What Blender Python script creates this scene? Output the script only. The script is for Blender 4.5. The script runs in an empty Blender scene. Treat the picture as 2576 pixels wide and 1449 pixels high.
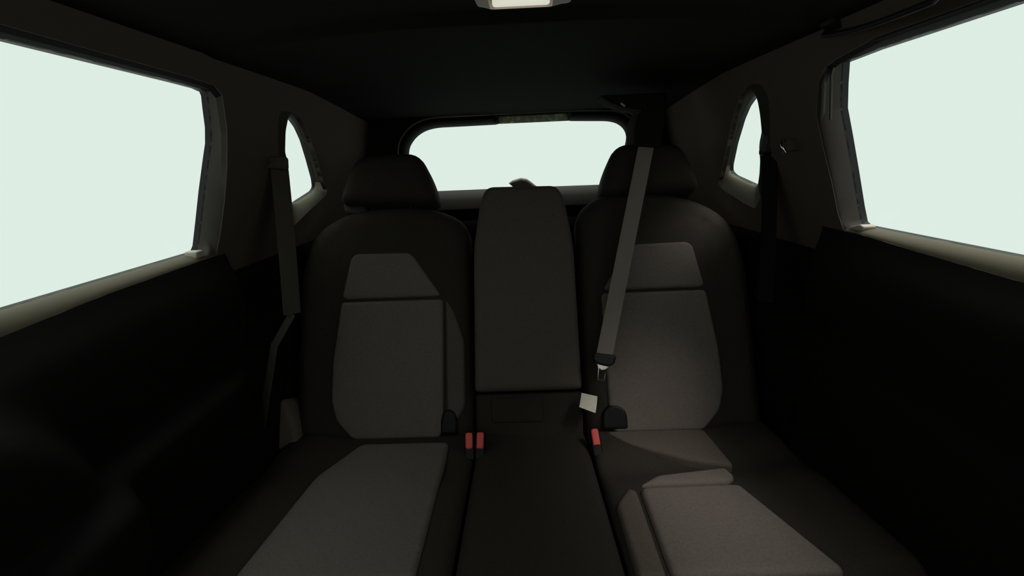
import bpy, bmesh, math, random
import numpy as np
from mathutils import Vector, Matrix
from mathutils.geometry import delaunay_2d_cdt

# ------------------------------------------------------------------ camera
S = bpy.context.scene
W, H, FPX = 2576, 1449, 1110.0
PIT, YAW, ROL = math.radians(16.0), math.radians(-1.3), math.radians(2.4)
CAM = Vector((0, 0, 1.0))
fw = Vector((math.sin(YAW)*math.cos(PIT), math.cos(YAW)*math.cos(PIT), -math.sin(PIT)))
_r = fw.cross(Vector((0, 0, 1))).normalized(); _u = _r.cross(fw)
cr = _r*math.cos(ROL) - _u*math.sin(ROL); cu = _r*math.sin(ROL) + _u*math.cos(ROL)
cd = bpy.data.cameras.new('camera'); cam = bpy.data.objects.new('camera', cd)
S.collection.objects.link(cam); S.camera = cam
cd.sensor_width = 36.0; cd.lens = FPX/W*36.0; cd.clip_start = 0.01
cam.matrix_world = Matrix(((cr.x, cu.x, -fw.x, CAM.x), (cr.y, cu.y, -fw.y, CAM.y), (cr.z, cu.z, -fw.z, CAM.z), (0, 0, 0, 1)))

# ------------------------------------------------------------------ sky, sun, exposure
wd = bpy.data.worlds.new('sky'); S.world = wd; wd.use_nodes = True
nt = wd.node_tree; bg = nt.nodes['Background']
SKY_H, SKY_RISE, SKY_POW = (.790, .898, .828), 3.4, 9.0     # overcast sky: horizon colour, rise to the zenith
tc = nt.nodes.new('ShaderNodeTexCoord'); sp_ = nt.nodes.new('ShaderNodeSeparateXYZ'); nt.links.new(tc.outputs['Generated'], sp_.inputs[0])
def mth(op, a, b):
    n = nt.nodes.new('ShaderNodeMath'); n.operation = op
    for i, v in enumerate((a, b)):
        if isinstance(v, (int, float)): n.inputs[i].default_value = v
        else: nt.links.new(v, n.inputs[i])
    return n.outputs[0]
up_ = mth('MAXIMUM', sp_.outputs['Z'], 0.0)
nt.links.new(mth('MULTIPLY_ADD', mth('POWER', up_, SKY_POW), SKY_RISE), bg.inputs['Strength'])
bg.inputs['Strength'].links[0].from_node.inputs[2].default_value = 1.0
bg.inputs['Color'].default_value = (*SKY_H, 1)

SUN_DIR = Vector((-.36, .35, -.85)).normalized()      # the way the light travels
sl = bpy.data.lights.new('sun', 'SUN'); sl.energy = 1.75; sl.angle = math.radians(26); sl.color = (1, .94, .90)
so = bpy.data.objects.new('sun', sl); S.collection.objects.link(so)
so.rotation_euler = SUN_DIR.to_track_quat('-Z', 'Y').to_euler()

LAMP_W = 0.04                            # the roof lamp's own light, used by its builder

vs = S.view_settings
vs.view_transform = 'Standard'; vs.look = 'None'; vs.gamma = 1.0; vs.exposure = 0.0; vs.use_curve_mapping = False

# ------------------------------------------------------------------ helpers
C = S.collection
def V(*a): return Vector(a)
def ray(px, py): return fw + cr*((px-W/2)/FPX) + cu*((H/2-py)/FPX)
def at(px, py, Y):                       # point of the cross-car plane y = Y
    d = ray(px, py); return CAM + d*(Y/d.y)
def on_plane(px, py, p, n):
    d = ray(px, py); return CAM + d*((p-CAM).dot(n)/d.dot(n))

def mesh(name, verts, faces, mat, parent=None, smooth=True, angle=40):
    me = bpy.data.meshes.new(name); me.from_pydata([tuple(v) for v in verts], [], faces); me.validate()
    bm = bmesh.new(); bm.from_mesh(me); bmesh.ops.remove_doubles(bm, verts=bm.verts, dist=1e-6)
    bmesh.ops.recalc_face_normals(bm, faces=bm.faces)
    if smooth:
        for f in bm.faces: f.smooth = True
        ca = math.radians(angle)
        for e in bm.edges:
            if len(e.link_faces) == 2 and e.calc_face_angle(0) > ca: e.smooth = False
    bm.to_mesh(me); bm.free()
    me.materials.append(mat)
    o = bpy.data.objects.new(name, me); C.objects.link(o)
    if parent: o.parent = parent
    return o
def empty(name, loc=(0, 0, 0)):
    o = bpy.data.objects.new(name, None); C.objects.link(o); o.location = loc; o.empty_display_size = .05
    return o
def place(o, parent):                    # keep the world position of a mesh built in world space
    o.parent = parent; o.matrix_parent_inverse = Matrix.Translation(parent.location).inverted(); return o
def tag(o, label, cat, group=None, kind=None):
    o['label'] = label; o['category'] = cat
    if group: o['group'] = group
    if kind: o['kind'] = kind
    return o
def struct(o, label=None):
    o['kind'] = 'structure'
    if label: o['label'] = label
    return o

def rounded(poly, r, n=5):               # round the corners of a closed 2-D outline
    out = []; N = len(poly)
    rr = r if isinstance(r, (list, tuple)) else [r]*N
    for i in range(N):
        p0, p, p1 = (np.array(poly[(i-1) % N], float), np.array(poly[i], float), np.array(poly[(i+1) % N], float))
        a, b = p0-p, p1-p; la, lb = np.linalg.norm(a), np.linalg.norm(b)
        k = min(rr[i], la*.49, lb*.49)
        if k < 1e-5: out.append(tuple(p)); continue
        s, e = p+a/la*k, p+b/lb*k
        for j in range(n+1):
            t = j/n; out.append(tuple((1-t)**2*s + 2*t*(1-t)*p + t*t*e))
    return out
def resample(poly, step, closed=True):
    P = [np.array(p, float) for p in poly]; out = []
    M = len(P) if closed else len(P)-1
    for i in range(M):
        a, b = P[i], P[(i+1) % len(P)]; n = max(1, int(round(np.linalg.norm(b-a)/step)))
        for j in range(n): out.append(a+(b-a)*j/n)
    if not closed: out.append(P[-1])
    q = []
    for p in out:
        if not q or np.linalg.norm(p-q[-1]) > 1e-5: q.append(p)
    return np.array(q)
def area(P):
    x, y = P[:, 0], P[:, 1]; return .5*np.sum(x*np.roll(y, -1)-y*np.roll(x, -1))
def inside(pt, P):
    x, y = pt; x0, y0 = P[:, 0], P[:, 1]; x1, y1 = np.roll(x0, -1), np.roll(y0, -1)
    with np.errstate(divide='ignore', invalid='ignore'):
        c = ((y0 > y) != (y1 > y)) & (x < (x1-x0)*(y-y0)/(y1-y0)+x0)
    return bool(np.count_nonzero(c) % 2)
def dist_to(pts, P):
    a = P; b = np.roll(P, -1, 0); ab = b-a; L = np.maximum((ab**2).sum(1), 1e-12)
    ap = pts[:, None, :]-a[None]; t = np.clip((ap*ab[None]).sum(2)/L[None], 0, 1)
    return np.sqrt(((ap-t[:, :, None]*ab[None])**2).sum(2)).min(1)
def dist_line(pts, line):
    a = np.array(line[:-1], float); b = np.array(line[1:], float); ab = b-a; L = np.maximum((ab**2).sum(1), 1e-12)
    ap = pts[:, None, :]-a[None]; t = np.clip((ap*ab[None]).sum(2)/L[None], 0, 1)
    return np.sqrt(((ap-t[:, :, None]*ab[None])**2).sum(2)).min(1)

def triangulate(outer, holes, step, rings=()):
    outs = [outer]+list(holes); pts = []; edges = []
    for P in outs:
        b = len(pts); pts += [tuple(p) for p in P]; n = len(P)
        edges += [(b+i, b+(i+1) % n) for i in range(n)]
    nb = len(outer)
    mn, mx = outer.min(0), outer.max(0); extra = []
    gx = np.arange(mn[0]+step*.5, mx[0], step); gy = np.arange(mn[1]+step*.5, mx[1], step)
    for j, y in enumerate(gy):
        for x in gx: extra.append((x+(step*.5 if j % 2 else 0), y))
    lim = (max(rings) if rings else 0)+step*.45
    def ok(p): return inside(p, outer) and not any(inside(p, h) for h in holes)
    ex = np.array([p for p in extra if ok(p)]) if extra else np.zeros((0, 2))
    for P in outs:
        if len(ex): ex = ex[dist_to(ex, P) > (lim if P is outer else step*.45)]
    sgn = 1 if area(outer) > 0 else -1
    nrm = (np.roll(outer, -1, 0)-np.roll(outer, 1, 0)); nrm = np.stack([-nrm[:, 1], nrm[:, 0]], 1)*sgn
    nrm /= np.maximum(np.linalg.norm(nrm, axis=1, keepdims=True), 1e-9)
    rg = []
    for r in rings:
        q = outer+nrm*r; dd = dist_to(q, outer)
        rg += [tuple(p) for p, d in zip(q, dd) if d > r*.93 and ok(p)]
    allp = pts+rg+[tuple(p) for p in ex]
    vv, ee, ff, *_ = delaunay_2d_cdt([Vector(p) for p in allp], edges, [], 0, 1e-6)
    vv = np.array([tuple(v) for v in vv]); F = []
    for f in ff:
        c = vv[list(f)].mean(0)
        if ok(c): F.append(tuple(f))
    return vv, F
def rim_edges(F):
    cnt = {}
    for f in F:
        for i in range(len(f)):
            a, b = f[i], f[(i+1) % len(f)]; k = (min(a, b), max(a, b))
            cnt[k] = None if k in cnt else (a, b)
    return [e for e in cnt.values() if e]

def pillow(name, outline, fmap, d0, d1, er, mat, parent=None, step=.02, extra=None, angle=50):
    """cushion: a 2-D outline, flat back at d0, front at d1 with edges rounded over er"""
    P = resample(outline, step); 
    if area(P) < 0: P = P[::-1]
    er = max(er, 1e-4)
    vv, F = triangulate(P, [], step, [er*k for k in (.05, .2, .45, .75, 1.0)])
    d = dist_to(vv, P); t = np.clip(1-d/er, 0, 1)
    h = d1-er+er*np.sqrt(np.maximum(0, 1-t*t))
    h = np.where(d < 1e-6, d1-er, h)
    if extra is not None: h = h+extra(vv)*np.clip(d/er, 0, 1)
    n = len(vv)
    verts = [fmap(x, y, z) for (x, y), z in zip(vv, h)]+[fmap(x, y, d0) for x, y in vv]
    faces = list(F)+[tuple(i+n for i in f[::-1]) for f in F]+[(b, a, a+n, b+n) for a, b in rim_edges(F)]
    return mesh(name, verts, faces, mat, parent, angle=angle)
def panel(name, outer, holes, fmap, thick, mat, parent=None, step=.06, angle=40):
    """sheet with holes; fmap(a,b,t) with t in 0..thick"""
    O = resample(outer, step); Hs = [resample(h, step) for h in holes]
    vv, F = triangulate(O, Hs, step); n = len(vv)
    verts = [fmap(x, y, 0) for x, y in vv]+[fmap(x, y, thick) for x, y in vv]
    faces = list(F)+[tuple(i+n for i in f[::-1]) for f in F]+[(b, a, a+n, b+n) for a, b in rim_edges(F)]
    return mesh(name, verts, faces, mat, parent, angle=angle)
def loft(name, rows, mat, parent=None, thick=None, closed=False, angle=40, cap=False):
    """rows of 3-D points; thick = vector pushed for the second skin"""
    n = len(rows[0]); verts = [Vector(p) for r in rows for p in r]; faces = []
    m = len(rows)
    for i in range(m-1):
        for j in range(n if closed else n-1):
            k = (j+1) % n; faces.append((i*n+j, i*n+k, (i+1)*n+k, (i+1)*n+j))
    if cap: faces += [tuple(range(n)), tuple(range((m-1)*n, m*n))]
    if thick is not None:
        b = len(verts); verts += [v+Vector(thick) for v in verts]; base = list(faces)
        faces += [tuple(i+b for i in f[::-1]) for f in base]
        faces += [(c, a, a+b, c+b) for a, c in rim_edges(base)]
    return mesh(name, verts, faces, mat, parent, angle=angle)
def tube(name, pts, r, mat, parent=None, closed=False, n=8, flat=1.0):
    P = [Vector(p) for p in pts]; rows = []; m = len(P); up0 = None
    for i in range(m):
        a = P[(i-1) % m] if (closed or i > 0) else P[i]; b = P[(i+1) % m] if (closed or i < m-1) else P[i]
        t = (b-a).normalized()
        if up0 is None: up0 = t.orthogonal().normalized()
        up0 = (up0-t*up0.dot(t)).normalized(); s = t.cross(up0)
        rows.append([P[i]+(up0*math.cos(q)+s*math.sin(q)*flat)*r for q in [2*math.pi*k/n for k in range(n)]])
    if closed: rows.append(rows[0])
    return loft(name, rows, mat, parent, closed=True, cap=not closed, angle=60)
def ribbon(name, pts, width, side, thick, mat, parent=None):
    side = Vector(side).normalized(); rows = []
    for i, p in enumerate(pts):
        p = Vector(p); a = Vector(pts[max(i-1, 0)]); b = Vector(pts[min(i+1, len(pts)-1)]); t = (b-a).normalized()
        s = (side-t*side.dot(t)).normalized(); nn = t.cross(s).normalized()*thick*.5; h = s*width*.5
        rows.append([p-h-nn, p+h-nn, p+h+nn, p-h+nn])
    return loft(name, rows, mat, parent, closed=True, cap=True, angle=40)
def bez(a, b, c, n=10):
    a, b, c = Vector(a), Vector(b), Vector(c)
    return [a*(1-t)**2+b*2*t*(1-t)+c*t*t for t in [i/n for i in range(n+1)]]

# ------------------------------------------------------------------ materials
def mat(name, col, rough=.6, metal=0., spec=.5, var=.0, vscale=20, bump=.0, bscale=300, weave=0., sheen=0.):
    m = bpy.data.materials.new(name); m.use_nodes = True; t = m.node_tree; b = t.nodes['Principled BSDF']
    b.inputs['Base Color'].default_value = (*col, 1); b.inputs['Roughness'].default_value = rough
    b.inputs['Metallic'].default_value = metal; b.inputs['Specular IOR Level'].default_value = spec
    if sheen: b.inputs['Sheen Weight'].default_value = sheen
    co = t.nodes.new('ShaderNodeTexCoord')
    if var:
        n = t.nodes.new('ShaderNodeTexNoise'); n.inputs['Scale'].default_value = vscale; n.inputs['Detail'].default_value = 4
        r = t.nodes.new('ShaderNodeValToRGB')
        r.color_ramp.elements[0].position = .3; r.color_ramp.elements[0].color = (*[c*(1-var) for c in col], 1)
        r.color_ramp.elements[1].position = .7; r.color_ramp.elements[1].color = (*[c*(1+var) for c in col], 1)
        t.links.new(co.outputs['Object'], n.inputs['Vector']); t.links.new(n.outputs['Fac'], r.inputs['Fac'])
        t.links.new(r.outputs['Color'], b.inputs['Base Color'])
    if bump or weave:
        bp = t.nodes.new('ShaderNodeBump'); bp.inputs['Strength'].default_value = bump or weave; bp.inputs['Distance'].default_value = .002
        if weave:
            w = t.nodes.new('ShaderNodeTexWave'); w.wave_type = 'BANDS'; w.bands_direction = 'DIAGONAL'
            w.inputs['Scale'].default_value = bscale; w.inputs['Distortion'].default_value = 2.5; w.inputs['Detail'].default_value = 2
            t.links.new(co.outputs['Object'], w.inputs['Vector']); t.links.new(w.outputs['Fac'], bp.inputs['Height'])
        else:
            n2 = t.nodes.new('ShaderNodeTexNoise'); n2.inputs['Scale'].default_value = bscale; n2.inputs['Detail'].default_value = 2
            t.links.new(co.outputs['Object'], n2.inputs['Vector']); t.links.new(n2.outputs['Fac'], bp.inputs['Height'])
        t.links.new(bp.outputs['Normal'], b.inputs['Normal'])
    return m
M_INS = mat('grey_weave_fabric', (.180, .146, .130), .9, spec=.15, var=.10, vscale=220, weave=.30, bscale=170)
M_FAB = mat('black_fabric', (.040, .0325, .0270), .9, spec=.15, var=.15, vscale=260, bump=.3, bscale=500)
M_MID = mat('charcoal_fabric', (.120, .096, .080), .9, spec=.15, var=.12, vscale=240, bump=.3, bscale=450)
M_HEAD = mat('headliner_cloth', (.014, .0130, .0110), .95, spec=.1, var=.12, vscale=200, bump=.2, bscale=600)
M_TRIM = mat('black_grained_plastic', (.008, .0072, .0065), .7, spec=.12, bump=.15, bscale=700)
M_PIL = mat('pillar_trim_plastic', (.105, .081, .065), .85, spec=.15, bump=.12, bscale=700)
M_SILL = mat('grey_grained_plastic', (.118, .101, .070), .65, spec=.25, bump=.12, bscale=600)
M_SEAL = mat('black_rubber', (.006, .006, .006), .5, spec=.3)
M_GLOSS = mat('glossy_seal_rubber', (.30, .26, .20), .3, spec=.6)
M_CARP = mat('black_carpet', (.010, .010, .010), 1, spec=.05, bump=.5, bscale=400)
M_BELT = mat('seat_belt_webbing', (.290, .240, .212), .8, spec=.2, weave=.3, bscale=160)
M_RED = mat('red_button_plastic', (.98, .125, .120), .5, spec=.4, bump=.08, bscale=500)
M_METAL = mat('bright_steel', (.80, .68, .58), .28, metal=1)
M_TAG = mat('white_cloth_label', (.90, .83, .70), .9, spec=.1, var=.06, vscale=120, bump=.3, bscale=300)
M_BPL = mat('black_smooth_plastic', (.016, .0145, .0135), .4, spec=.3)
M_GPL = mat('warm_grey_plastic', (.32, .27, .22), .5, spec=.4, var=.06, vscale=30)
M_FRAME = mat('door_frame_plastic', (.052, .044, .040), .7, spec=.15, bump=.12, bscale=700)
M_REV = mat('shaded_reveal_plastic', (.048, .041, .031), .85, spec=.1)  # pillar plastic darkened, shade around the quarter glass put into its colour
M_BELTS = mat('shaded_webbing', (.085, .072, .062), .85, spec=.15, weave=.3, bscale=160)  # belt webbing with the shade at the left pillar put into its colour
M_SHELF = mat('black_shelf_felt', (.004, .004, .004), 1, spec=0)
M_QS = mat('lit_sill_plastic', (.190, .172, .128), .65, spec=.25, bump=.12, bscale=600)  # window light on the quarter sill put into a lighter colour
M_LAMP = mat('pale_grey_lamp_plastic', (.55, .48, .42), .5, spec=.3)
M_CAP = mat('pale_clip_plastic', (.55, .48, .42), .5, spec=.4)
M_BELTD = mat('deep_shaded_webbing', (.010, .009, .009), .9, spec=.1)  # belt webbing darkened further for the shade at the right pillar
M_HBAR = mat('satin_black_plastic', (.012, .011, .010), .6, spec=.2)
M_CHROME = mat('chrome', (.8, .78, .75), .15, metal=1)
def glass(name, tint, gl=.04):
    m = bpy.data.materials.new(name); m.use_nodes = True; t = m.node_tree
    t.nodes.remove(t.nodes['Principled BSDF']); out = t.nodes['Material Output']
    a = t.nodes.new('ShaderNodeBsdfTransparent'); a.inputs['Color'].default_value = (*tint, 1)
    g = t.nodes.new('ShaderNodeBsdfGlossy'); g.inputs['Roughness'].default_value = .02
    x = t.nodes.new('ShaderNodeMixShader'); x.inputs['Fac'].default_value = gl
    t.links.new(a.outputs[0], x.inputs[1]); t.links.new(g.outputs[0], x.inputs[2]); t.links.new(x.outputs[0], out.inputs['Surface'])
    return m
M_GLASS = glass('window_glass', (.975, .985, .98), .015)
def emit(name, col, st):
    m = bpy.data.materials.new(name); m.use_nodes = True; b = m.node_tree.nodes['Principled BSDF']
    b.inputs['Base Color'].default_value = (.8, .8, .75, 1); b.inputs['Roughness'].default_value = .3
    b.inputs['Emission Color'].default_value = (*col, 1); b.inputs['Emission Strength'].default_value = st
    return m
M_LENS = emit('lit_lamp_lens', (1, .97, .82), .62)

# ------------------------------------------------------------------ body sides
KX, Z0 = .425, .845
def xs(z, e=0.0): return .70-KX*(z-Z0)-e            # half-width of the glass plane, moved in by e
def side_pt(sg, px, py, e=0.0):                      # pixel -> (y, z) on a body side
    n = Vector((sg, 0, KX)); p = Vector((sg*(.70-e), 0, Z0)); q = on_plane(px, py, p, n); return (q.y, q.z)
E_IN = .04
sides = {
 -1: dict(door=[(0, 95), (260, 160), (440, 205), (500, 221), (520, 230), (524, 240), (527, 270), (533, 320), (533, 360), (527, 400), (516, 480), (507, 560), (500, 618), (494, 632), (0, 780)],
          door_in=[(0, 60), (480, 195), (540, 215), (560, 240), (572, 330), (572, 420), (566, 500), (556, 580), (545, 640), (515, 653), (250, 748), (0, 850)],
          q=[(712, 293), (722, 293), (738, 300), (752, 320), (766, 352), (780, 400), (793, 450), (795, 470), (789, 480), (743, 510), (733, 512), (726, 505), (722, 480), (719, 430), (714, 395), (706, 380), (706, 330)],
          q_in=[(704, 280), (730, 280), (752, 290), (775, 330), (795, 390), (812, 450), (824, 478), (820, 492), (780, 528), (740, 568), (728, 560), (712, 500), (702, 400), (698, 330)]),
 1: dict(door=[(2576, 0), (2300, 92), (2200, 125), (2118, 157), (2115, 210), (2114, 272), (2127, 340), (2143, 430), (2158, 520), (2166, 558), (2176, 567), (2576, 647)],
         door_in=[(2576, -40), (2200, 95), (2100, 150), (2075, 170), (2058, 205), (2052, 290), (2072, 380), (2092, 460), (2108, 540), (2122, 580), (2170, 592), (2300, 632), (2576, 712)],
         q=[(1914, 233), (1920, 250), (1924, 280), (1927, 330), (1924, 335), (1917, 350), (1914, 370), (1916, 390), (1916, 430), (1912, 460), (1905, 467), (1895, 464), (1845, 441), (1834, 430), (1834, 415), (1845, 360), (1862, 300), (1875, 268), (1890, 246)],
         q_in=[(1912, 210), (1932, 240), (1938, 300), (1936, 380), (1930, 450), (1912, 500), (1900, 526), (1870, 510), (1815, 476), (1804, 460), (1812, 440), (1830, 360), (1845, 290), (1862, 240), (1885, 212)]),
}
def grow(P, k):
    P = resample(P, .03); s = 1 if area(P) > 0 else -1
    t = np.roll(P, -1, 0)-np.roll(P, 1, 0); n = np.stack([t[:, 1], -t[:, 0]], 1)*s; n /= np.linalg.norm(n, axis=1, keepdims=True)
    return P+n*k
def close_match(A, B, n=160):                        # two closed outlines resampled to n matching points
    def rs(P):
        P = np.array(P, float); Q = np.vstack([P, P[:1]]); L = np.r_[0, np.cumsum(np.linalg.norm(np.diff(Q, axis=0), axis=1))]
        t = np.linspace(0, L[-1], n, endpoint=False); return np.stack([np.interp(t, L, Q[:, 0]), np.interp(t, L, Q[:, 1])], 1)
    A = rs(A); B = rs(B)
    if area(A)*area(B) < 0: B = B[::-1]
    k = min(range(n), key=lambda s: ((A-np.roll(B, -s, 0))**2).sum()); return A, np.roll(B, -k, 0)

def _qz(sg):
    (a0, b0), (a1, b1) = [side_pt(sg, *p, e=E_IN) for p in (((724, 545), (828, 470)) if sg < 0 else ((1918, 500), (1806, 452)))]
    return lambda y: b0+(b1-b0)*(y-a0)/(a1-a0)
QZ = {-1: _qz(-1), 1: _qz(1)}
Y_FRONT, Y_B = -1.15, .30
for sg, d in sides.items():
    nm = 'left' if sg < 0 else 'right'
    m3 = lambda y, z, t, sg=sg: Vector((sg*(xs(z, E_IN)+t), y, z))
    g3 = lambda y, z, t, sg=sg: Vector((sg*(xs(z)+t), y, z))
    # outlines continued forward past the frame to the B-pillar
    gd = [side_pt(sg, *p) for p in d['door']]; idn = [side_pt(sg, *p, e=E_IN) for p in d['door_in']]
    zt, zb = gd[0][1], gd[-1][1]
    gdo = [(Y_B, zt), ]+gd+[(Y_B, zb)]
    ido = [(Y_B-.035, idn[0][1]), ]+idn+[(Y_B-.035, idn[-1][1])]
    gq = rounded([side_pt(sg, *p) for p in d['q']], .008, 3); iq = rounded([side_pt(sg, *p, e=E_IN) for p in d['q_in']], .012, 3)
    fd = rounded([(-.72, .86), (-.30, 1.145), (.16, 1.15), (.19, .84)], .03)
    fdi = rounded([(-.80, .80), (-.32, 1.17), (.195, 1.172), (.225, .80)], .03)
    wall = struct(empty('wall_'+nm), 'black trimmed body side with rear pillar on the %s of the cabin' % nm)
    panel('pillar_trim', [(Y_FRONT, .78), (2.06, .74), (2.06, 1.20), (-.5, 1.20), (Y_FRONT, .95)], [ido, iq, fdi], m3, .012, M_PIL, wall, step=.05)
    # the reveals between trim and glass
    def over(p, q, sg=sg, n=8):            # quarter-round from the glass edge p in over to the trim edge q
        inw = Vector((-sg, 0, 0))*(abs(q.x-p.x)); al = (q-p)-Vector((q.x-p.x, 0, 0)); dx = Vector((q.x-p.x, 0, 0)); r = []
        for k in range(n+1):
            t = k/n*math.pi/2; r.append(p+al*(1-math.cos(t))+dx*math.sin(t))
        return r
    def reveal(name, A, B, mt, par, keep=None, n=160, sg=sg):
        A, B = close_match(A, B, n); rows = []; ks = range(n+1)
        if keep:
            ok = [keep(B[k]) for k in range(n)]; st = next(k for k in range(n) if ok[k] and not ok[k-1]); ks = [st-1]
            while ok[(ks[-1]+1) % n]: ks.append(ks[-1]+1)
            ks.append(ks[-1]+1)
        for k in ks:
            a, b = A[k % n], B[k % n]
            p, q = Vector((sg*xs(a[1]), a[0], a[1])), Vector((sg*xs(b[1], E_IN-.0015), b[0], b[1]))
            rows.append([p+Vector((sg*.003, 0, 0))]+over(p, q)+[q+Vector((sg*.012, 0, 0))])
        return loft(name, rows, mt, par, angle=60)
    def seal(name, A, par, sg=sg):
        P = resample(A, .03); return loft(name, [[Vector((sg*(xs(z)-.001), y, z)), Vector((sg*(xs(z)+.014), y, z))] for y, z in list(P)+[P[0]]], M_SEAL, par, angle=60)
    reveal('quarter_reveal', gq, iq, M_REV, wall, keep=lambda b: not b[1] < QZ[sg](b[0]))
    reveal('quarter_sill', gq, iq, M_QS, wall, keep=lambda b: b[1] < QZ[sg](b[0]))
    reveal('front_reveal', fd, fdi, M_PIL, wall)
    # door: frame reveal without the bottom, then sill ledge and card
    door = struct(empty('door_1' if sg < 0 else 'door_2', (sg*.66, .6, .5)), 'black rear door with padded top ledge on the %s side' % nm)
    def strip(name, A, B, mt, n=60, sg=sg):
        rows = []
        def rs(P):
            P = np.array(P, float); L = np.r_[0, np.cumsum(np.linalg.norm(np.diff(P, axis=0), axis=1))]
            t = np.linspace(0, L[-1], n); return np.stack([np.interp(t, L, P[:, 0]), np.interp(t, L, P[:, 1])], 1)
        A, B = rs(A), rs(B)
        for a, b in zip(A, B):
            p, q = Vector((sg*xs(a[1]), a[0], a[1])), Vector((sg*xs(b[1], E_IN-.0015), b[0], b[1]))
            rows.append([p+Vector((sg*.003, 0, 0))]+over(p, q)+[q+Vector((sg*.012, 0, -.004))])
        return place(loft(name, rows, mt, angle=60), door)
    i0 = 4 if sg < 0 else 3                                     # corner at the top rear of the glass
    ib = 13 if sg < 0 else 10                                   # corner at the bottom rear
    j0 = 3 if sg < 0 else 3; jb = 9 if sg < 0 else 9
    strip('top_rail', gdo[:i0+2], ido[:j0+2], M_HEAD)
    strip('rear_frame', gdo[i0+1:ib+2], ido[j0+1:jb+2], M_FRAME)
    strip('sill_ledge', gdo[ib+1:], ido[jb+1:], M_SILL)
    strip('front_frame', [gdo[-1], gdo[0]], [ido[-1], ido[0]], M_PIL)
    # window
    wn = struct(empty('window_1' if sg < 0 else 'window_2'), 'bright blown-out rear door window on the %s side' % nm)
    panel('pane', grow(gdo, .004), [], lambda y, z, t: g3(y, z, t+.006), .004, M_GLASS, wn, step=.12)
    seal('glass_seal', gdo, wn)
    wq = struct(empty('window_3' if sg < 0 else 'window_4'), 'small bright quarter window behind the pillar on the %s side' % nm)
    panel('pane', grow(gq, .004), [], lambda y, z, t: g3(y, z, t+.006), .004, M_GLASS, wq, step=.12)
    seal('glass_seal', gq, wq)
    wf = struct(panel('window_6' if sg < 0 else 'window_7', grow(fd, .004), [], lambda y, z, t: g3(y, z, t+.006), .004, M_GLASS, None, step=.2), 'front door window on the %s side' % nm)
    # door card: a lofted skin under the ledge with armrest and pull bulge
    lb = ido[jb+1:]
    ly = np.array([p[0] for p in lb])[::-1]; lz = np.array([p[1] for p in lb])[::-1]
    def zled(y): return float(np.interp(y, ly, lz))
    def card_x(y, z):
        x = .668
        x -= .020*math.exp(-((z-.72)/.10)**2)                    # upper roll
        up = 1/(1+math.exp((z-.566)/.005)); dn = 1/(1+math.exp(-(z-.40)/.035))
        fade = 1/(1+math.exp((y-.925)/.02))
        x -= (.045 if sg < 0 else .010)*up*dn*fade                                      # armrest
        if sg < 0:
            r = math.hypot((y-.30)/.24, (z-.51)/.26); x -= .085/(1+math.exp((r-1)/.06))   # rounded pull / speaker pod
        return x
    rows = []
    for y in np.linspace(Y_B-.05, .975, 60):
        zl = zled(min(max(y, ly.min()), ly.max())); xl = xs(zl, E_IN)
        r = [Vector((sg*xl, y, zl))]
        for z in np.r_[np.linspace(zl-.012, .60, 14), np.linspace(.592, .54, 14), np.linspace(.53, -.04, 24)]:
            k = min(1, (zl-z)/.05); x = xl*(1-k)+card_x(y, z)*k if k < 1 else card_x(y, z); r.append(Vector((sg*x, y, z)))
        rows.append(r)
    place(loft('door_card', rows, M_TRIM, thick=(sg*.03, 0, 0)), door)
    # lower body side behind and ahead of the door
    lower = [[Vector((sg*.690, y, .83)), Vector((sg*.690, y, -.06))] for y in (.955, 1.3, 1.7, 2.10)]
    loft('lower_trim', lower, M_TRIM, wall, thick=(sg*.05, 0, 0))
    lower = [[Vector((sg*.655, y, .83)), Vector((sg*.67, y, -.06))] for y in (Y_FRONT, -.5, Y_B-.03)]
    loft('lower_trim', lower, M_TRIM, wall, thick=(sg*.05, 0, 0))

# end caps where the ledge meets the pillar
for sg, pts in ((-1, [(491, 633), (507, 628), (514, 640), (507, 651), (489, 656)]), (1, [(2124, 582), (2140, 570), (2168, 564), (2176, 572), (2164, 590), (2128, 592)])):
    o2 = rounded([side_pt(sg, *p, e=E_IN-.012) for p in pts], .004, 3)
    o = pillow('ledge_end_cap', o2, lambda y, z, t, sg=sg: Vector((sg*(xs(z, E_IN-.014)-t), y, z)), -.02, .006, .004, M_CAP, step=.006)
    place(o, bpy.data.objects['door_1' if sg < 0 else 'door_2'])

for pts, r in (([(2100, 168), (2094, 190), (2092, 300)], .0032), ([(2082, 180), (2074, 205), (2070, 312)], .0065)):
    P = [side_pt(1, *p, e=.028) for p in pts]
    place(tube('frame_rib', [Vector((xs(z, .030), y, z)) for y, z in resample(P, .01, False)], r, M_FRAME, n=8, flat=.7), bpy.data.objects['door_2'])

# ------------------------------------------------------------------ ceiling, floor, rear and front
def zceil(x, y):
    zc = 1.232-.055*max(0, (y-.95)/.75)**2
    if y > .80: zc -= .010*min(1, (y-.80)/.03)
    ze = 1.178-.03*max(0, (y-1.2)/.5)
    return zc-(zc-ze)*min(1.2, (abs(x)/.565))**3.2
rows = []
for y in np.r_[np.linspace(-.52, .76, 20), np.linspace(.79, .84, 6), np.linspace(.88, 1.80, 26)]:
    rows.append([Vector((x, y, zceil(x, y))) for x in np.linspace(-.60, .60, 41)])
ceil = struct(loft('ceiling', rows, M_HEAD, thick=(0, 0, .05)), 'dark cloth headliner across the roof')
fl = struct(loft('floor', [[Vector((x, y, -.05)) for x in (-.74, .74)] for y in (Y_FRONT, 0, 1.2, 2.35)], M_CARP, thick=(0, 0, -.03)), 'black carpeted cabin floor')

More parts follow.
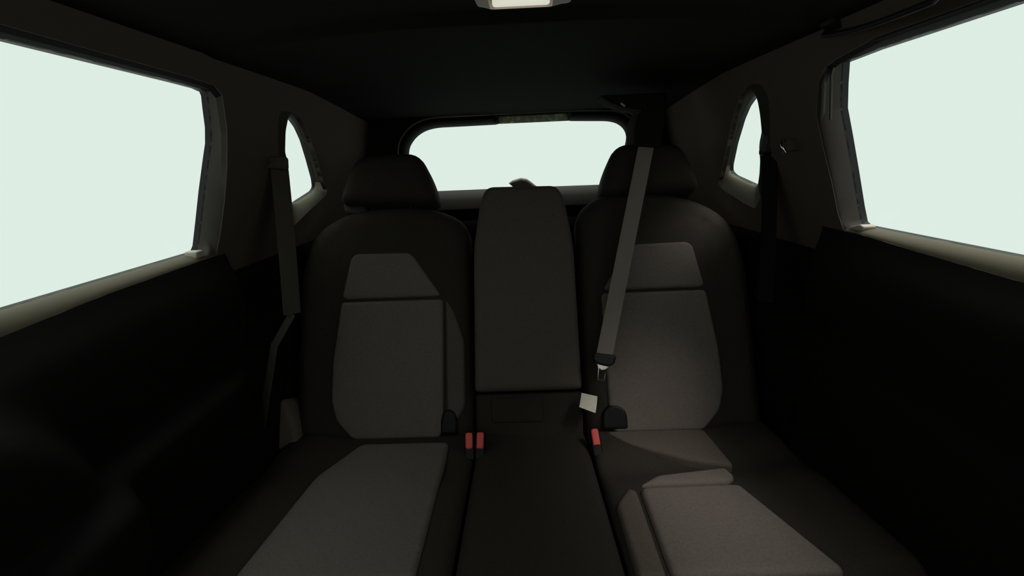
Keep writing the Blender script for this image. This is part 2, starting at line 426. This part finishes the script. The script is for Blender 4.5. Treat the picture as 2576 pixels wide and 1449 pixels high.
# rear: tailgate with glass
RK = .75
def rear3(x, z, t=0): return Vector((x, 1.95-RK*(z-.89)+.05*(x/.5)**2*-.8-t, z))
def rear_px(px, py):
    q = on_plane(px, py, Vector((0, 1.95, .89)), Vector((0, 1, RK)))
    for _ in range(4):
        yy = rear3(q.x, q.z).y-(1.95-RK*(q.z-.89)); q = on_plane(px, py, Vector((0, 1.95+yy, .89)), Vector((0, 1, RK)))
    return (q.x, q.z)
rg_px = [(1027, 385), (1030, 368), (1045, 345), (1070, 328), (1100, 321), (1250, 313), (1400, 305), (1530, 304), (1555, 310), (1572, 325), (1578, 345), (1574, 362)]
rg = [rear_px(*p) for p in rg_px]+[(.425, .99), (.420, .905), (.405, .888), (.20, .889), (0, .889), (-.20, .889), (-.405, .890), (-.425, .91), (-.435, 1.0)]
rg0 = rounded(rg, .02, 3)
brk = [rear_px(*p) for p in ((1255, 311), (1254, 290), (1424, 283), (1430, 304))]
rg = list(rg0); _k = next(i for i in range(len(rg)) if rg[i][0] > brk[0][0] and rg[i][1] > 1.1)
_e = next(i for i in range(_k, len(rg)) if rg[i][0] > brk[3][0])
rg = rg[:_k]+brk+rg[_e:]
wr = struct(empty('wall_rear'), 'dark tailgate trim around the rear window')
rgi = grow(rg, .012 if False else .016); rgi[:, 1] = np.where(rgi[:, 1] < .884, .820, rgi[:, 1])
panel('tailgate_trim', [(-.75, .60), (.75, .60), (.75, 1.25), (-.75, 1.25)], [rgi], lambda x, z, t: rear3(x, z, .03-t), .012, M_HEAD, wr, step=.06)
A, B = close_match(rg, rgi, 160)
loft('tailgate_reveal', [[rear3(a[0], a[1], -.012), rear3(a[0], a[1], 0), rear3(*((a+b)/2), .024), rear3(b[0], b[1], .031), rear3(b[0], b[1], .015)] for a, b in list(zip(A, B))+[(A[0], B[0])]], M_TRIM, wr, angle=60)
rows = []
for x in np.linspace(-.43, .43, 30):
    g = rear3(x, .8895, .0); rows.append([g+Vector((0, 0, -.004)), g+Vector((0, -.006, .0005)), g+Vector((0, -.030, -.010)), g+Vector((0, -.055, -.035)), g+Vector((0, -.062, -.075)), g+Vector((0, -.02, -.085))])
loft('tailgate_ledge', rows, M_FRAME, wr, angle=60)
w5 = struct(empty('window_5'), 'wide bright rear window in the tailgate')
panel('pane', grow(rg, .004), [], lambda x, z, t: rear3(x, z, -.006-t), .004, M_GLASS, w5, step=.1)
gl = [p for p in resample(grow(rg0, .030), .02) if p[1] > 1.0]
gl = sorted(gl, key=lambda p: math.atan2(p[1]-1.0, p[0]))
tube('edge_seal', [rear3(x, z, .035) for x, z in gl], .0028, M_GLOSS, w5, n=6)
loft('lower_panel', [[Vector((x, 2.14, .62)), Vector((x, 2.25, -.06))] for x in (-.75, 0, .75)], M_TRIM, wr, thick=(0, .05, 0))
# load cover shelf behind the seat
sh = struct(loft('trim_1', [[Vector((x, 1.50, .775)), Vector((x, 1.96, .765))] for x in (-.70, -.3, .3, .70)], M_SHELF, thick=(0, 0, -.02)), 'black luggage shelf behind the backrests')

# front bulkhead, dashboard and windscreen
wfz = struct(empty('wall_front'), 'dashboard and front bulkhead')
panel('bulkhead', [(-.75, -.06), (.75, -.06), (.75, .86), (-.75, .86)], [], lambda x, z, t: Vector((x, Y_FRONT+.02-t, z)), .02, M_TRIM, wfz, step=.3)
loft('dashboard', [[Vector((x, -.72, .30)), Vector((x, -.68, .62)), Vector((x, -.74, .76)), Vector((x, -.90, .83)), Vector((x, Y_FRONT, .83))] for x in (-.69, 0, .69)], M_TRIM, wfz)
w8 = struct(loft('window_8', [[Vector((x, -.52, 1.20)), Vector((x, Y_FRONT, .84))] for x in (-.60, 0, .60)], M_GLASS, thick=(0, 0, .004)), 'sloping windscreen')

# ------------------------------------------------------------------ rear bench
AB = math.radians(24); BO = Vector((0, 1.10, .25))
bu = Vector((0, math.sin(AB), math.cos(AB))); bn = Vector((0, -math.cos(AB), math.sin(AB)))
def bk(x, s, d): return BO+Vector((x, 0, 0))+bu*s+bn*d
def bpx(px, py, d=0):
    q = on_plane(px, py, BO+bn*d, bn); return (q.x, (q-BO).dot(bu))
bench = tag(empty('rear_bench_seat', (0, 1.0, -.05)), 'black and grey cloth rear bench seat with low middle backrest and two outer headrests', 'car seat')
def part(o, lab=None):
    place(o, bench)
    if lab: o['label'] = lab
    return o
def sub(o, par, lab=None):               # both were built in world space; par sits at world identity through its inverse
    o.parent = par; o.matrix_parent_inverse = Matrix.Identity(4)
    if lab: o['label'] = lab
    return o
def groove(lines, depth, w): return lambda v: -depth*np.exp(-(np.min([dist_line(v, l) for l in lines], axis=0)/w)**2)

for sg in (-1, 1):
    inn = .150 if sg < 0 else .170
    f = (lambda x, s, d, sg=sg: bk(sg*x, s, d))
    nm = 'left' if sg < 0 else 'right'
    ol = rounded([(inn, -.03), (.682, -.03), (.688, .50), (.65, .625), (.545, .690), (.40, .705 if sg < 0 else .722), (.26, .690 if sg < 0 else .716), (inn+.01, .640 if sg < 0 else .665)], [.02, .05, .10, .08, .08, .1, .08, .05])
    insl = [(.52, -.005), (.235, .0), (.236, .40), (.325, .535), (.512, .540), (.54, .40), (.565, .20), (.56, .09)]
    seam_out = [(.60, -.02), (.64, .30), (.60, .55), (.50, .66)]
    b = part(pillow('backrest', ol, f, -.11, .0, .055, M_FAB, step=.016,
             extra=lambda v: .030*np.exp(-((v[:, 0]-.665)/.045)**2)*np.clip((.60-v[:, 1])/.2, 0, 1)-.006*np.exp(-(dist_line(v, seam_out)/.006)**2)), 'outer backrest of the %s seat' % nm)
    up = [(.240, .404), (.325, .530), (.340, .541), (.500, .543), (.516, .530), (.541, .404)]
    lo = [(.50, -.004), (.250, -.004), (.238, .02), (.236, .396), (.542, .396), (.564, .22), (.566, .11), (.55, .05)]
    sub(pillow('upper_insert', rounded(up, .018), f, -.02, .010, .010, M_INS, step=.014), b, 'grey woven insert above the cross seam')
    sub(pillow('lower_insert', rounded(lo, .014), f, -.02, .011, .010, M_INS, step=.014), b, 'grey woven insert below the cross seam')
    if sg < 0:
        sub(pillow('lit_inner_bolster', rounded([(.176, .08), (.200, .04), (.229, .03), (.229, .395), (.205, .36), (.176, .27)], .012), f, -.02, .006, .010, M_MID, step=.012), b, 'side bolster beside the insert in a lighter, lit tone')  # light falling on the bolster, painted as a paler fabric panel
    # child-seat anchor cover, low by the inner edge
    cx = .222 if sg < 0 else .252; w = .024 if sg < 0 else .036
    D = [(cx+w*math.cos(t), .038+.036*math.sin(t)) for t in np.linspace(0, math.pi, 12)]+[(cx-w, .005), (cx+w, .005)]
    c = sub(pillow('anchor_cover', D, f, -.01, .014, .008, M_SEAL, step=.006), b, 'black plastic child-seat anchor cover')
    # headrest
    hc = .402
    ho = rounded([(hc-.150, .705), (hc+.150, .705), (hc+.125, .80), (hc+.085, .862), (hc-.085, .862), (hc-.112, .82)] if False else
                 [(hc-.152, .700), (hc+.152, .700), (hc+.135, .775), (hc+.098, .858), (hc-.098, .858), (hc-.135, .775)], [.03, .03, .05, .045, .045, .05])
    h = part(pillow('headrest', ho, f, -.085, .035, .04, M_FAB, step=.014), 'black cloth headrest of the %s seat' % nm)
    for q in (-.06, .06):
        sub(tube('post', [bk(sg*(hc+q), .64, -.03), bk(sg*(hc+q), .74, -.03)], .006, M_BPL), h)
# middle backrest
ol = rounded([(-.147, .118), (.165, .118), (.162, .55), (.140, .70), (.118, .738), (-.098, .742), (-.118, .70), (-.142, .55)], [.015, .015, .05, .03, .03, .03, .03, .05])
mb = part(pillow('backrest', ol, bk, -.11, .012, .022, M_MID, step=.014, extra=groove([[(-.125, .14), (-.12, .55)], [(.142, .14), (.14, .55)]], .003, .005)), 'middle backrest with a raised rounded top')
ol = rounded([(-.147, -.02), (.165, -.02), (.165, .112), (-.147, .112)], .012)
lb_ = part(pillow('backrest_base', ol, bk, -.11, -.010, .015, M_FAB, step=.016))
sub(pillow('hinge_cover', rounded([(-.10, .03), (.05, .03), (.05, .10), (-.10, .10)], .008), bk, -.02, -.006, .004, M_FAB, step=.012), lb_)
# white sewn tag hanging from the seam
tg = [bpx(*p, e) for p, e in (((1463, 988), .025), ((1503, 997), .025), ((1498, 1039), .055), ((1457, 1024), .055))]
rows = []
for i in range(7):
    t = i/6; a = Vector(tg[0]).lerp(Vector(tg[3]), t); b2 = Vector(tg[1]).lerp(Vector(tg[2]), t)
    rows.append([bk(*(a.lerp(b2, u)), .025+.03*t+.004*math.sin(t*3.14)+.003*math.sin(u*3.14)) for u in [k/5 for k in range(6)]])
part(loft('sewn_tag', rows, M_TAG, thick=tuple(bn*-.0012)), 'small white cloth tag hanging by the middle backrest')

# cushion
TC = math.radians(6); cf = Vector((0, -math.cos(TC), math.sin(TC))); cn = Vector((0, math.sin(TC), math.cos(TC)))
def cu3(x, q, d): return BO+Vector((x, 0, 0))+cf*q+cn*d
def cpx(px, py, d=0):
    q = on_plane(px, py, BO+cn*d, cn); return (q.x, (q-BO).dot(cf))
for sg, x0, x1 in ((-1, -.690, -.146), (0, -.140, .168), (1, .174, .690)):
    ol = rounded([(x0, -.03), (x1, -.03), (x1, .53), (x0, .53)], [.02, .02, .05, .05])
    if sg:
        so_ = sg*.53; ex = (lambda v, sg=sg: .018*np.clip((sg*v[:, 0]-.53)/.08, 0, 1)-.020*np.exp(-((v[:, 1]-.165)/.055)**2)*(1 if sg > 0 else .4))
    else: ex = (lambda v: -.012*np.exp(-((v[:, 0]-.014)/.10)**2))
    c = part(pillow('cushion', ol, cu3, -.20, .0, .03, M_FAB, step=.018, extra=ex),
             'seat cushion on the left side' if sg < 0 else ('narrow middle seat cushion' if sg == 0 else 'seat cushion on the right side'))
    if sg < 0: io = [(-.53, .51), (-.205, .51), (-.214, .05), (-.46, .05), (-.52, .20)]
    elif sg > 0: io = [(.238, .515), (.248, .272), (.45, .268), (.472, .272), (.535, .515)]
    if sg:
        sub(pillow('cushion_insert', rounded(io, .02), cu3, -.03, .012, .012, M_INS, step=.014), c, 'grey woven seating panel')
    if sg > 0:
        sub(pillow('lit_inner_panel', rounded([(.182, .515), (.231, .515), (.241, .275), (.222, .268), (.186, .32)], .012), cu3, -.03, .008, .012, M_MID, step=.012), c, 'strip beside the seating panel in a lighter, lit tone')  # lit inner edge of the cushion, its light put into paler fabric
        sub(pillow('rear_insert', rounded([(.25, .262), (.455, .258), (.478, .235), (.47, .20), (.30, .225)], .012), cu3, -.03, .010, .012, M_INS, step=.012), c, 'grey woven roll behind the seating panel')
        sub(pillow('rear_panel', rounded([(.22, .004), (.50, .004), (.50, .19), (.40, .155), (.27, .07)], .02), cu3, -.04, .004, .010, M_MID, step=.014), c)

o = pillow('belt_guide', rounded([bpx(*p, -.02) for p in ((862, 514), (880, 503), (905, 508), (926, 530), (908, 542), (868, 538))], .01), bk, -.07, -.015, .012, M_FRAME, step=.008)
part(o, 'grey belt guide on the left shoulder')
# side bolster visible between left seat and door
wz = [(690, 1000), (715, 1010), (735, 1055), (746, 1105), (742, 1120), (660, 1150), (672, 1080)]
o = pillow('side_bolster', rounded([bpx(*p, .05) for p in wz], .012), bk, -.03, .05, .012, M_INS, step=.012)
part(o, 'grey side bolster between left cushion and door')

# ------------------------------------------------------------------ seat belts
# middle belt from the roof
A = at(1650, 246, 1.43); B = at(1518, 905, 1.135)
A.z = min(A.z, zceil(A.x, A.y)-.004)
belt = tag(empty('seat_belt', tuple(B)), 'grey middle seat belt hanging from the roof with a loose metal tongue', 'seat belt')
ln = [A.lerp(B, i/14) for i in range(15)]
place(ribbon('webbing', ln, .045, (1, 0, 0), .002, M_BELT), belt)
dv = (B-A).normalized(); sx = Vector((1, 0, 0)); sx = (sx-dv*sx.dot(dv)).normalized(); nv = sx.cross(dv).normalized()
if nv.y > 0: nv = -nv
def tg3(x, y, d): return B+sx*x+dv*y+nv*d
hs = rounded([(-.030, -.014), (.032, -.020), (.032, .004), (.018, .016), (-.016, .016), (-.029, .006)], .006)
hz = place(pillow('tongue_grip', hs, tg3, -.008, .009, .006, M_BPL, step=.004), belt)
pl = [(-.019, .012), (.021, .012), (.010, .026), (-.004, .030), (-.010, .022)]
place(pillow('tongue_plate', pl, tg3, -.001, .0025, .0005, M_METAL, step=.005), belt)
ut = [tg3(-.012, .016, .001), tg3(-.008, .030, .001), tg3(-.004, .057, .001), tg3(.013, .055, .001), tg3(.013, .032, .001)]
place(tube('tongue_loop', ut, .0016, M_METAL, n=6), belt)
# added dark cover, hides the belt's upper end where it fades into shade
hpx = [(1508, 240), (1535, 258), (1572, 272), (1612, 280), (1600, 300), (1594, 340), (1598, 368), (1660, 372), (1672, 310), (1680, 232)]
hq = [at(x, y, 1.358) for x, y in hpx]
g = place(pillow('added_belt_cover', rounded([(p.x, p.z) for p in hq], .010, 3), lambda a, b, d: Vector((a, 1.362-d, b)), -.090, .012, .012, M_HEAD, step=.010), belt); g['label'] = 'added dark cover hiding the shaded top of the middle belt'
lip = [at(x, y, 1.345) for x, y in ((1515, 247), (1535, 260), (1560, 270), (1585, 275), (1612, 279))]
o = tube('lip', lip, .0032, M_FRAME, n=8); o.parent = g
pq = at(1566, 264, 1.343)
o = tube('clip', [pq+Vector((-.005, 0, .005)), pq+Vector((.007, 0, -.004))], .0026, M_CAP); o.parent = g

# left outer belt
sb = tag(empty('seat_belt', (-.62, 1.12, .2)), 'outer seat belt in shade-darkened webbing on the left pillar, hanging down beside the seat', 'seat belt')
p0 = at(703, 425, 1.10); p1 = at(722, 600, 1.08); p2 = at(735, 790, 1.05); p3 = at(690, 870, 1.02); p4 = at(676, 960, 1.0); p5 = at(643, 1165, .985)
pts = bez(p0, p1, p2, 12)
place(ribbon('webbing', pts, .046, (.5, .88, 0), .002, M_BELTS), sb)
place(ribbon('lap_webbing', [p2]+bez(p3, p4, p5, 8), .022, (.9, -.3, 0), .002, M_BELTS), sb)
dr = rounded([(-.030, -.012), (.028, -.020), (.032, .012), (-.026, .014)], .008)
dq = at(690, 408, 1.085)
dm = lambda a, b, d: dq+Vector((a*.9, a*.3, b))+Vector((.3, -.9, .1))*d
place(pillow('belt_loop', dr, dm, -.012, .010, .006, M_GPL if False else M_PIL, step=.005), sb)
tube_o = place(tube('loop_bolt', [dm(-.02, 0, .0), dm(-.02, 0, .016)], .010, M_BPL, n=12), sb)
# right outer belt, seen almost edge on at its pillar loop
sr = tag(empty('seat_belt', (.62, 1.12, .2)), 'outer seat belt in shade-darkened webbing on the right pillar, its loop overlapping the quarter window', 'seat belt')
dq2 = at(1930, 362, 1.10)
dm2 = lambda a, b, d: dq2+Vector((a*.9, -a*.3, b))+Vector((-.3, -.9, .1))*d
place(pillow('belt_loop', rounded([(-.014, -.026), (.020, -.024), (.022, .026), (-.010, .030)], .012), dm2, -.02, .012, .008, M_BPL, step=.005), sr)
q0 = at(1935, 380, 1.10); q1 = at(1938, 560, 1.08); q2 = at(1925, 760, 1.04)
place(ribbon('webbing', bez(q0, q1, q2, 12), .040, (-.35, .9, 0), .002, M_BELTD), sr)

# ------------------------------------------------------------------ buckles
def buckle(px, py, lab, tilt, face):
    P = at(px, py, 1.020); e = tag(empty('seat_belt_buckle', tuple(P)), lab, 'buckle', 'red-buttoned seat belt buckles')
    ax = Vector((math.sin(tilt), -.75, -1)).normalized(); sd = Vector((1, 0, 0)); sd = (sd-ax*sd.dot(ax)).normalized(); n = sd.cross(ax).normalized()
    if n.y > 0: n = -n
    m = lambda a, b, d: P+sd*a+ax*b+n*d
    place(pillow('housing', rounded([(-.0125, -.0235), (.0125, -.0235), (.013, .050), (-.013, .050)], .006), m, -.022, .000, .005, M_SEAL, step=.005), e)
    bt = rounded([(-.0095, -.021), (.0095, -.021), (.0095, .021), (-.0095, .021)], [face[0]]*2+[face[1]]*2)
    place(pillow('release_button', bt, m, -.01, .006, .004, M_RED, step=.004), e)
buckle(1180, 1109, 'red-buttoned buckle, left one of the pair beside the left cushion', .03, (.006, .008))
buckle(1208, 1108, 'red-buttoned buckle, right one of the pair beside the left cushion', -.05, (.006, .004))
buckle(1498, 1099, 'single red-buttoned buckle below the white tag', .10, (.008, .002))

# ------------------------------------------------------------------ roof lamp, handles, hooks, rear fittings
LX, LY, ZB = .012, .640, 1.2245
lamp = tag(empty('dome_lamp', (LX, LY, ZB)), 'grey roof lamp with a clear white lens at the top of the cabin', 'lamp')
def lm(a, b, d): return Vector((LX+a*1.17+.035*b, LY+b, ZB+.008-d))
hin = rounded([(-.037, -.05), (.036, -.05), (.036, .052), (-.037, .052)], .004)
def bezel():
    O = resample(rounded([(-.056, -.062), (.056, -.062), (.058, .062), (-.052, .062)], .010), .01); Hh = [resample(hin, .01)]
    vv, F = triangulate(O, Hh, .02); n = len(vv); dd = np.minimum(dist_to(vv, O), .006)
    verts = [lm(x, y, .024+q) for (x, y), q in zip(vv, dd)]+[lm(x, y, 0) for x, y in vv]
    return mesh('bezel', verts, list(F)+[(b, a, a+n, b+n) for a, b in rim_edges(F)], M_LAMP, angle=50)
place(bezel(), lamp)
place(pillow('recess', hin, lm, .0, .012, .002, M_BPL, step=.012), lamp)
ls = place(pillow('lens', rounded([(-.034, .039), (.033, .039), (.033, .0505), (-.034, .0505)], .004), lm, .0215, .0285, .003, M_LENS, step=.005), lamp)
place(tube('switch', [lm(-.014, .036, .020), lm(-.004, .030, .017), lm(.016, .020, .015)], .0025, M_LAMP, n=8, flat=.6), lamp)
ld = bpy.data.lights.new('dome_lamp_bulb', 'AREA'); ld.shape = 'RECTANGLE'; ld.size = .066; ld.size_y = .05; ld.energy = LAMP_W; ld.color = (1, .93, .84)
lo_ = bpy.data.objects.new('dome_lamp_bulb', ld); C.objects.link(lo_); lo_.location = lm(0, .03, .034); lo_.parent = None

# grab handle over each rear door (a slim bar with two feet)
def grab(sg, lab):
    P0, P1 = at(2345, 4, .56), at(2072, 90, .80); e = tag(empty('grab_handle', tuple(P1)), lab, 'handle')
    path = [P0.lerp(P1, -.02)+Vector((.012, 0, .015))]+[P0.lerp(P1, k/10)+Vector((-.004, 0, -.006))*math.sin(math.pi*k/10) for k in range(11)]+[P0.lerp(P1, 1.02)+Vector((.012, 0, .015))]
    place(tube('bar', path, .0042, M_HBAR, n=8), e)
    for p in (P0, P1):
        place(pillow('foot', rounded([(-.010, -.016), (.010, -.016), (.010, .016), (-.010, .016)], .005), lambda a, b, d, p=p: p+Vector((.010+a, b, .016-d-a*.5)), -.02, .006, .004, M_HBAR, step=.006), e)
grab(1, 'black grab handle on the roof rail above the right door')
# coat hook on the right pillar
hk = at(1972, 366, .98); e = tag(empty('coat_hook', tuple(hk)), 'tiny glossy hook on the right rear pillar', 'hook')
place(tube('hook', bez(hk+Vector((.004, .01, .014)), hk+Vector((-.012, -.006, 0)), hk+Vector((.002, -.004, -.014)), 8), .0035, M_CHROME, n=8), e)
place(pillow('base', rounded([(-.008, -.012), (.008, -.012), (.008, .012), (-.008, .012)], .005), lambda a, b, d: hk+Vector((.012-d, .008+a, b)), -.03, .004, .003, M_PIL, step=.006), e)

# brake lamp box with translucent smeared cover above the rear glass
def frost(name, c0, c1):
    m = bpy.data.materials.new(name); m.use_nodes = True; t = m.node_tree; t.nodes.remove(t.nodes['Principled BSDF']); out = t.nodes['Material Output']
    co = t.nodes.new('ShaderNodeTexCoord'); n = t.nodes.new('ShaderNodeTexNoise'); n.inputs['Scale'].default_value = 75; n.inputs['Detail'].default_value = 4
    r = t.nodes.new('ShaderNodeValToRGB'); r.color_ramp.elements[0].position = .50; r.color_ramp.elements[0].color = (*c0, 1)
    r.color_ramp.elements[1].position = .80; r.color_ramp.elements[1].color = (*c1, 1)
    tr = t.nodes.new('ShaderNodeBsdfTranslucent'); df = t.nodes.new('ShaderNodeBsdfDiffuse'); ad = t.nodes.new('ShaderNodeMixShader'); ad.inputs[0].default_value = .3
    t.links.new(co.outputs['Object'], n.inputs['Vector']); t.links.new(n.outputs['Fac'], r.inputs['Fac'])
    t.links.new(r.outputs['Color'], tr.inputs['Color']); t.links.new(r.outputs['Color'], df.inputs['Color'])
    t.links.new(tr.outputs[0], ad.inputs[1]); t.links.new(df.outputs[0], ad.inputs[2]); t.links.new(ad.outputs[0], out.inputs['Surface'])
    return m
M_FROST = frost('smeared_clear_plastic', (.40, .41, .31), (.85, .88, .78))
M_STREAK = frost('pale_streak', (.85, .87, .80), (.92, .94, .88))
bl = tag(empty('brake_lamp', tuple(rear3(brk[0][0], brk[0][1], .01))), 'translucent olive brake lamp cover above the rear window', 'lamp')
bx = [rear_px(*p) for p in ((1252, 289), (1426, 282), (1432, 304), (1254, 312))]
place(panel('cover', bx, [], lambda a, b, d: rear3(a, b, .006-d), .0015, M_FROST, step=.02), bl)
for px, py, l in ((1345, 297, 8), (1365, 294, 7), (1376, 293, 5), (1290, 300, 5), (1410, 292, 4), (1330, 302, 4)):
    a, b = rear_px(px, py); h = l*.0007
    place(pillow('rib', rounded([(a-.003, b-h), (a+.001, b-h), (a+.003, b+h), (a-.001, b+h)], .001), lambda x, z, d: rear3(x, z, .008+d), -.002, .001, .0005, M_STREAK, step=.003), bl)

# wiper motor cover standing on the lower edge of the rear glass
hp = [(1280, 460), (1290, 453), (1310, 447), (1324, 449), (1335, 456), (1350, 468), (1360, 478), (1270, 478), (1290, 469)]
wc = tag(pillow('wiper_motor_cover', [rear_px(*p) for p in hp], lambda a, b, d: rear3(a, b, .006+d), -.004, .045, .020, M_GPL, step=.006), 'small olive humped cover at the middle of the rear window sill', 'cover')
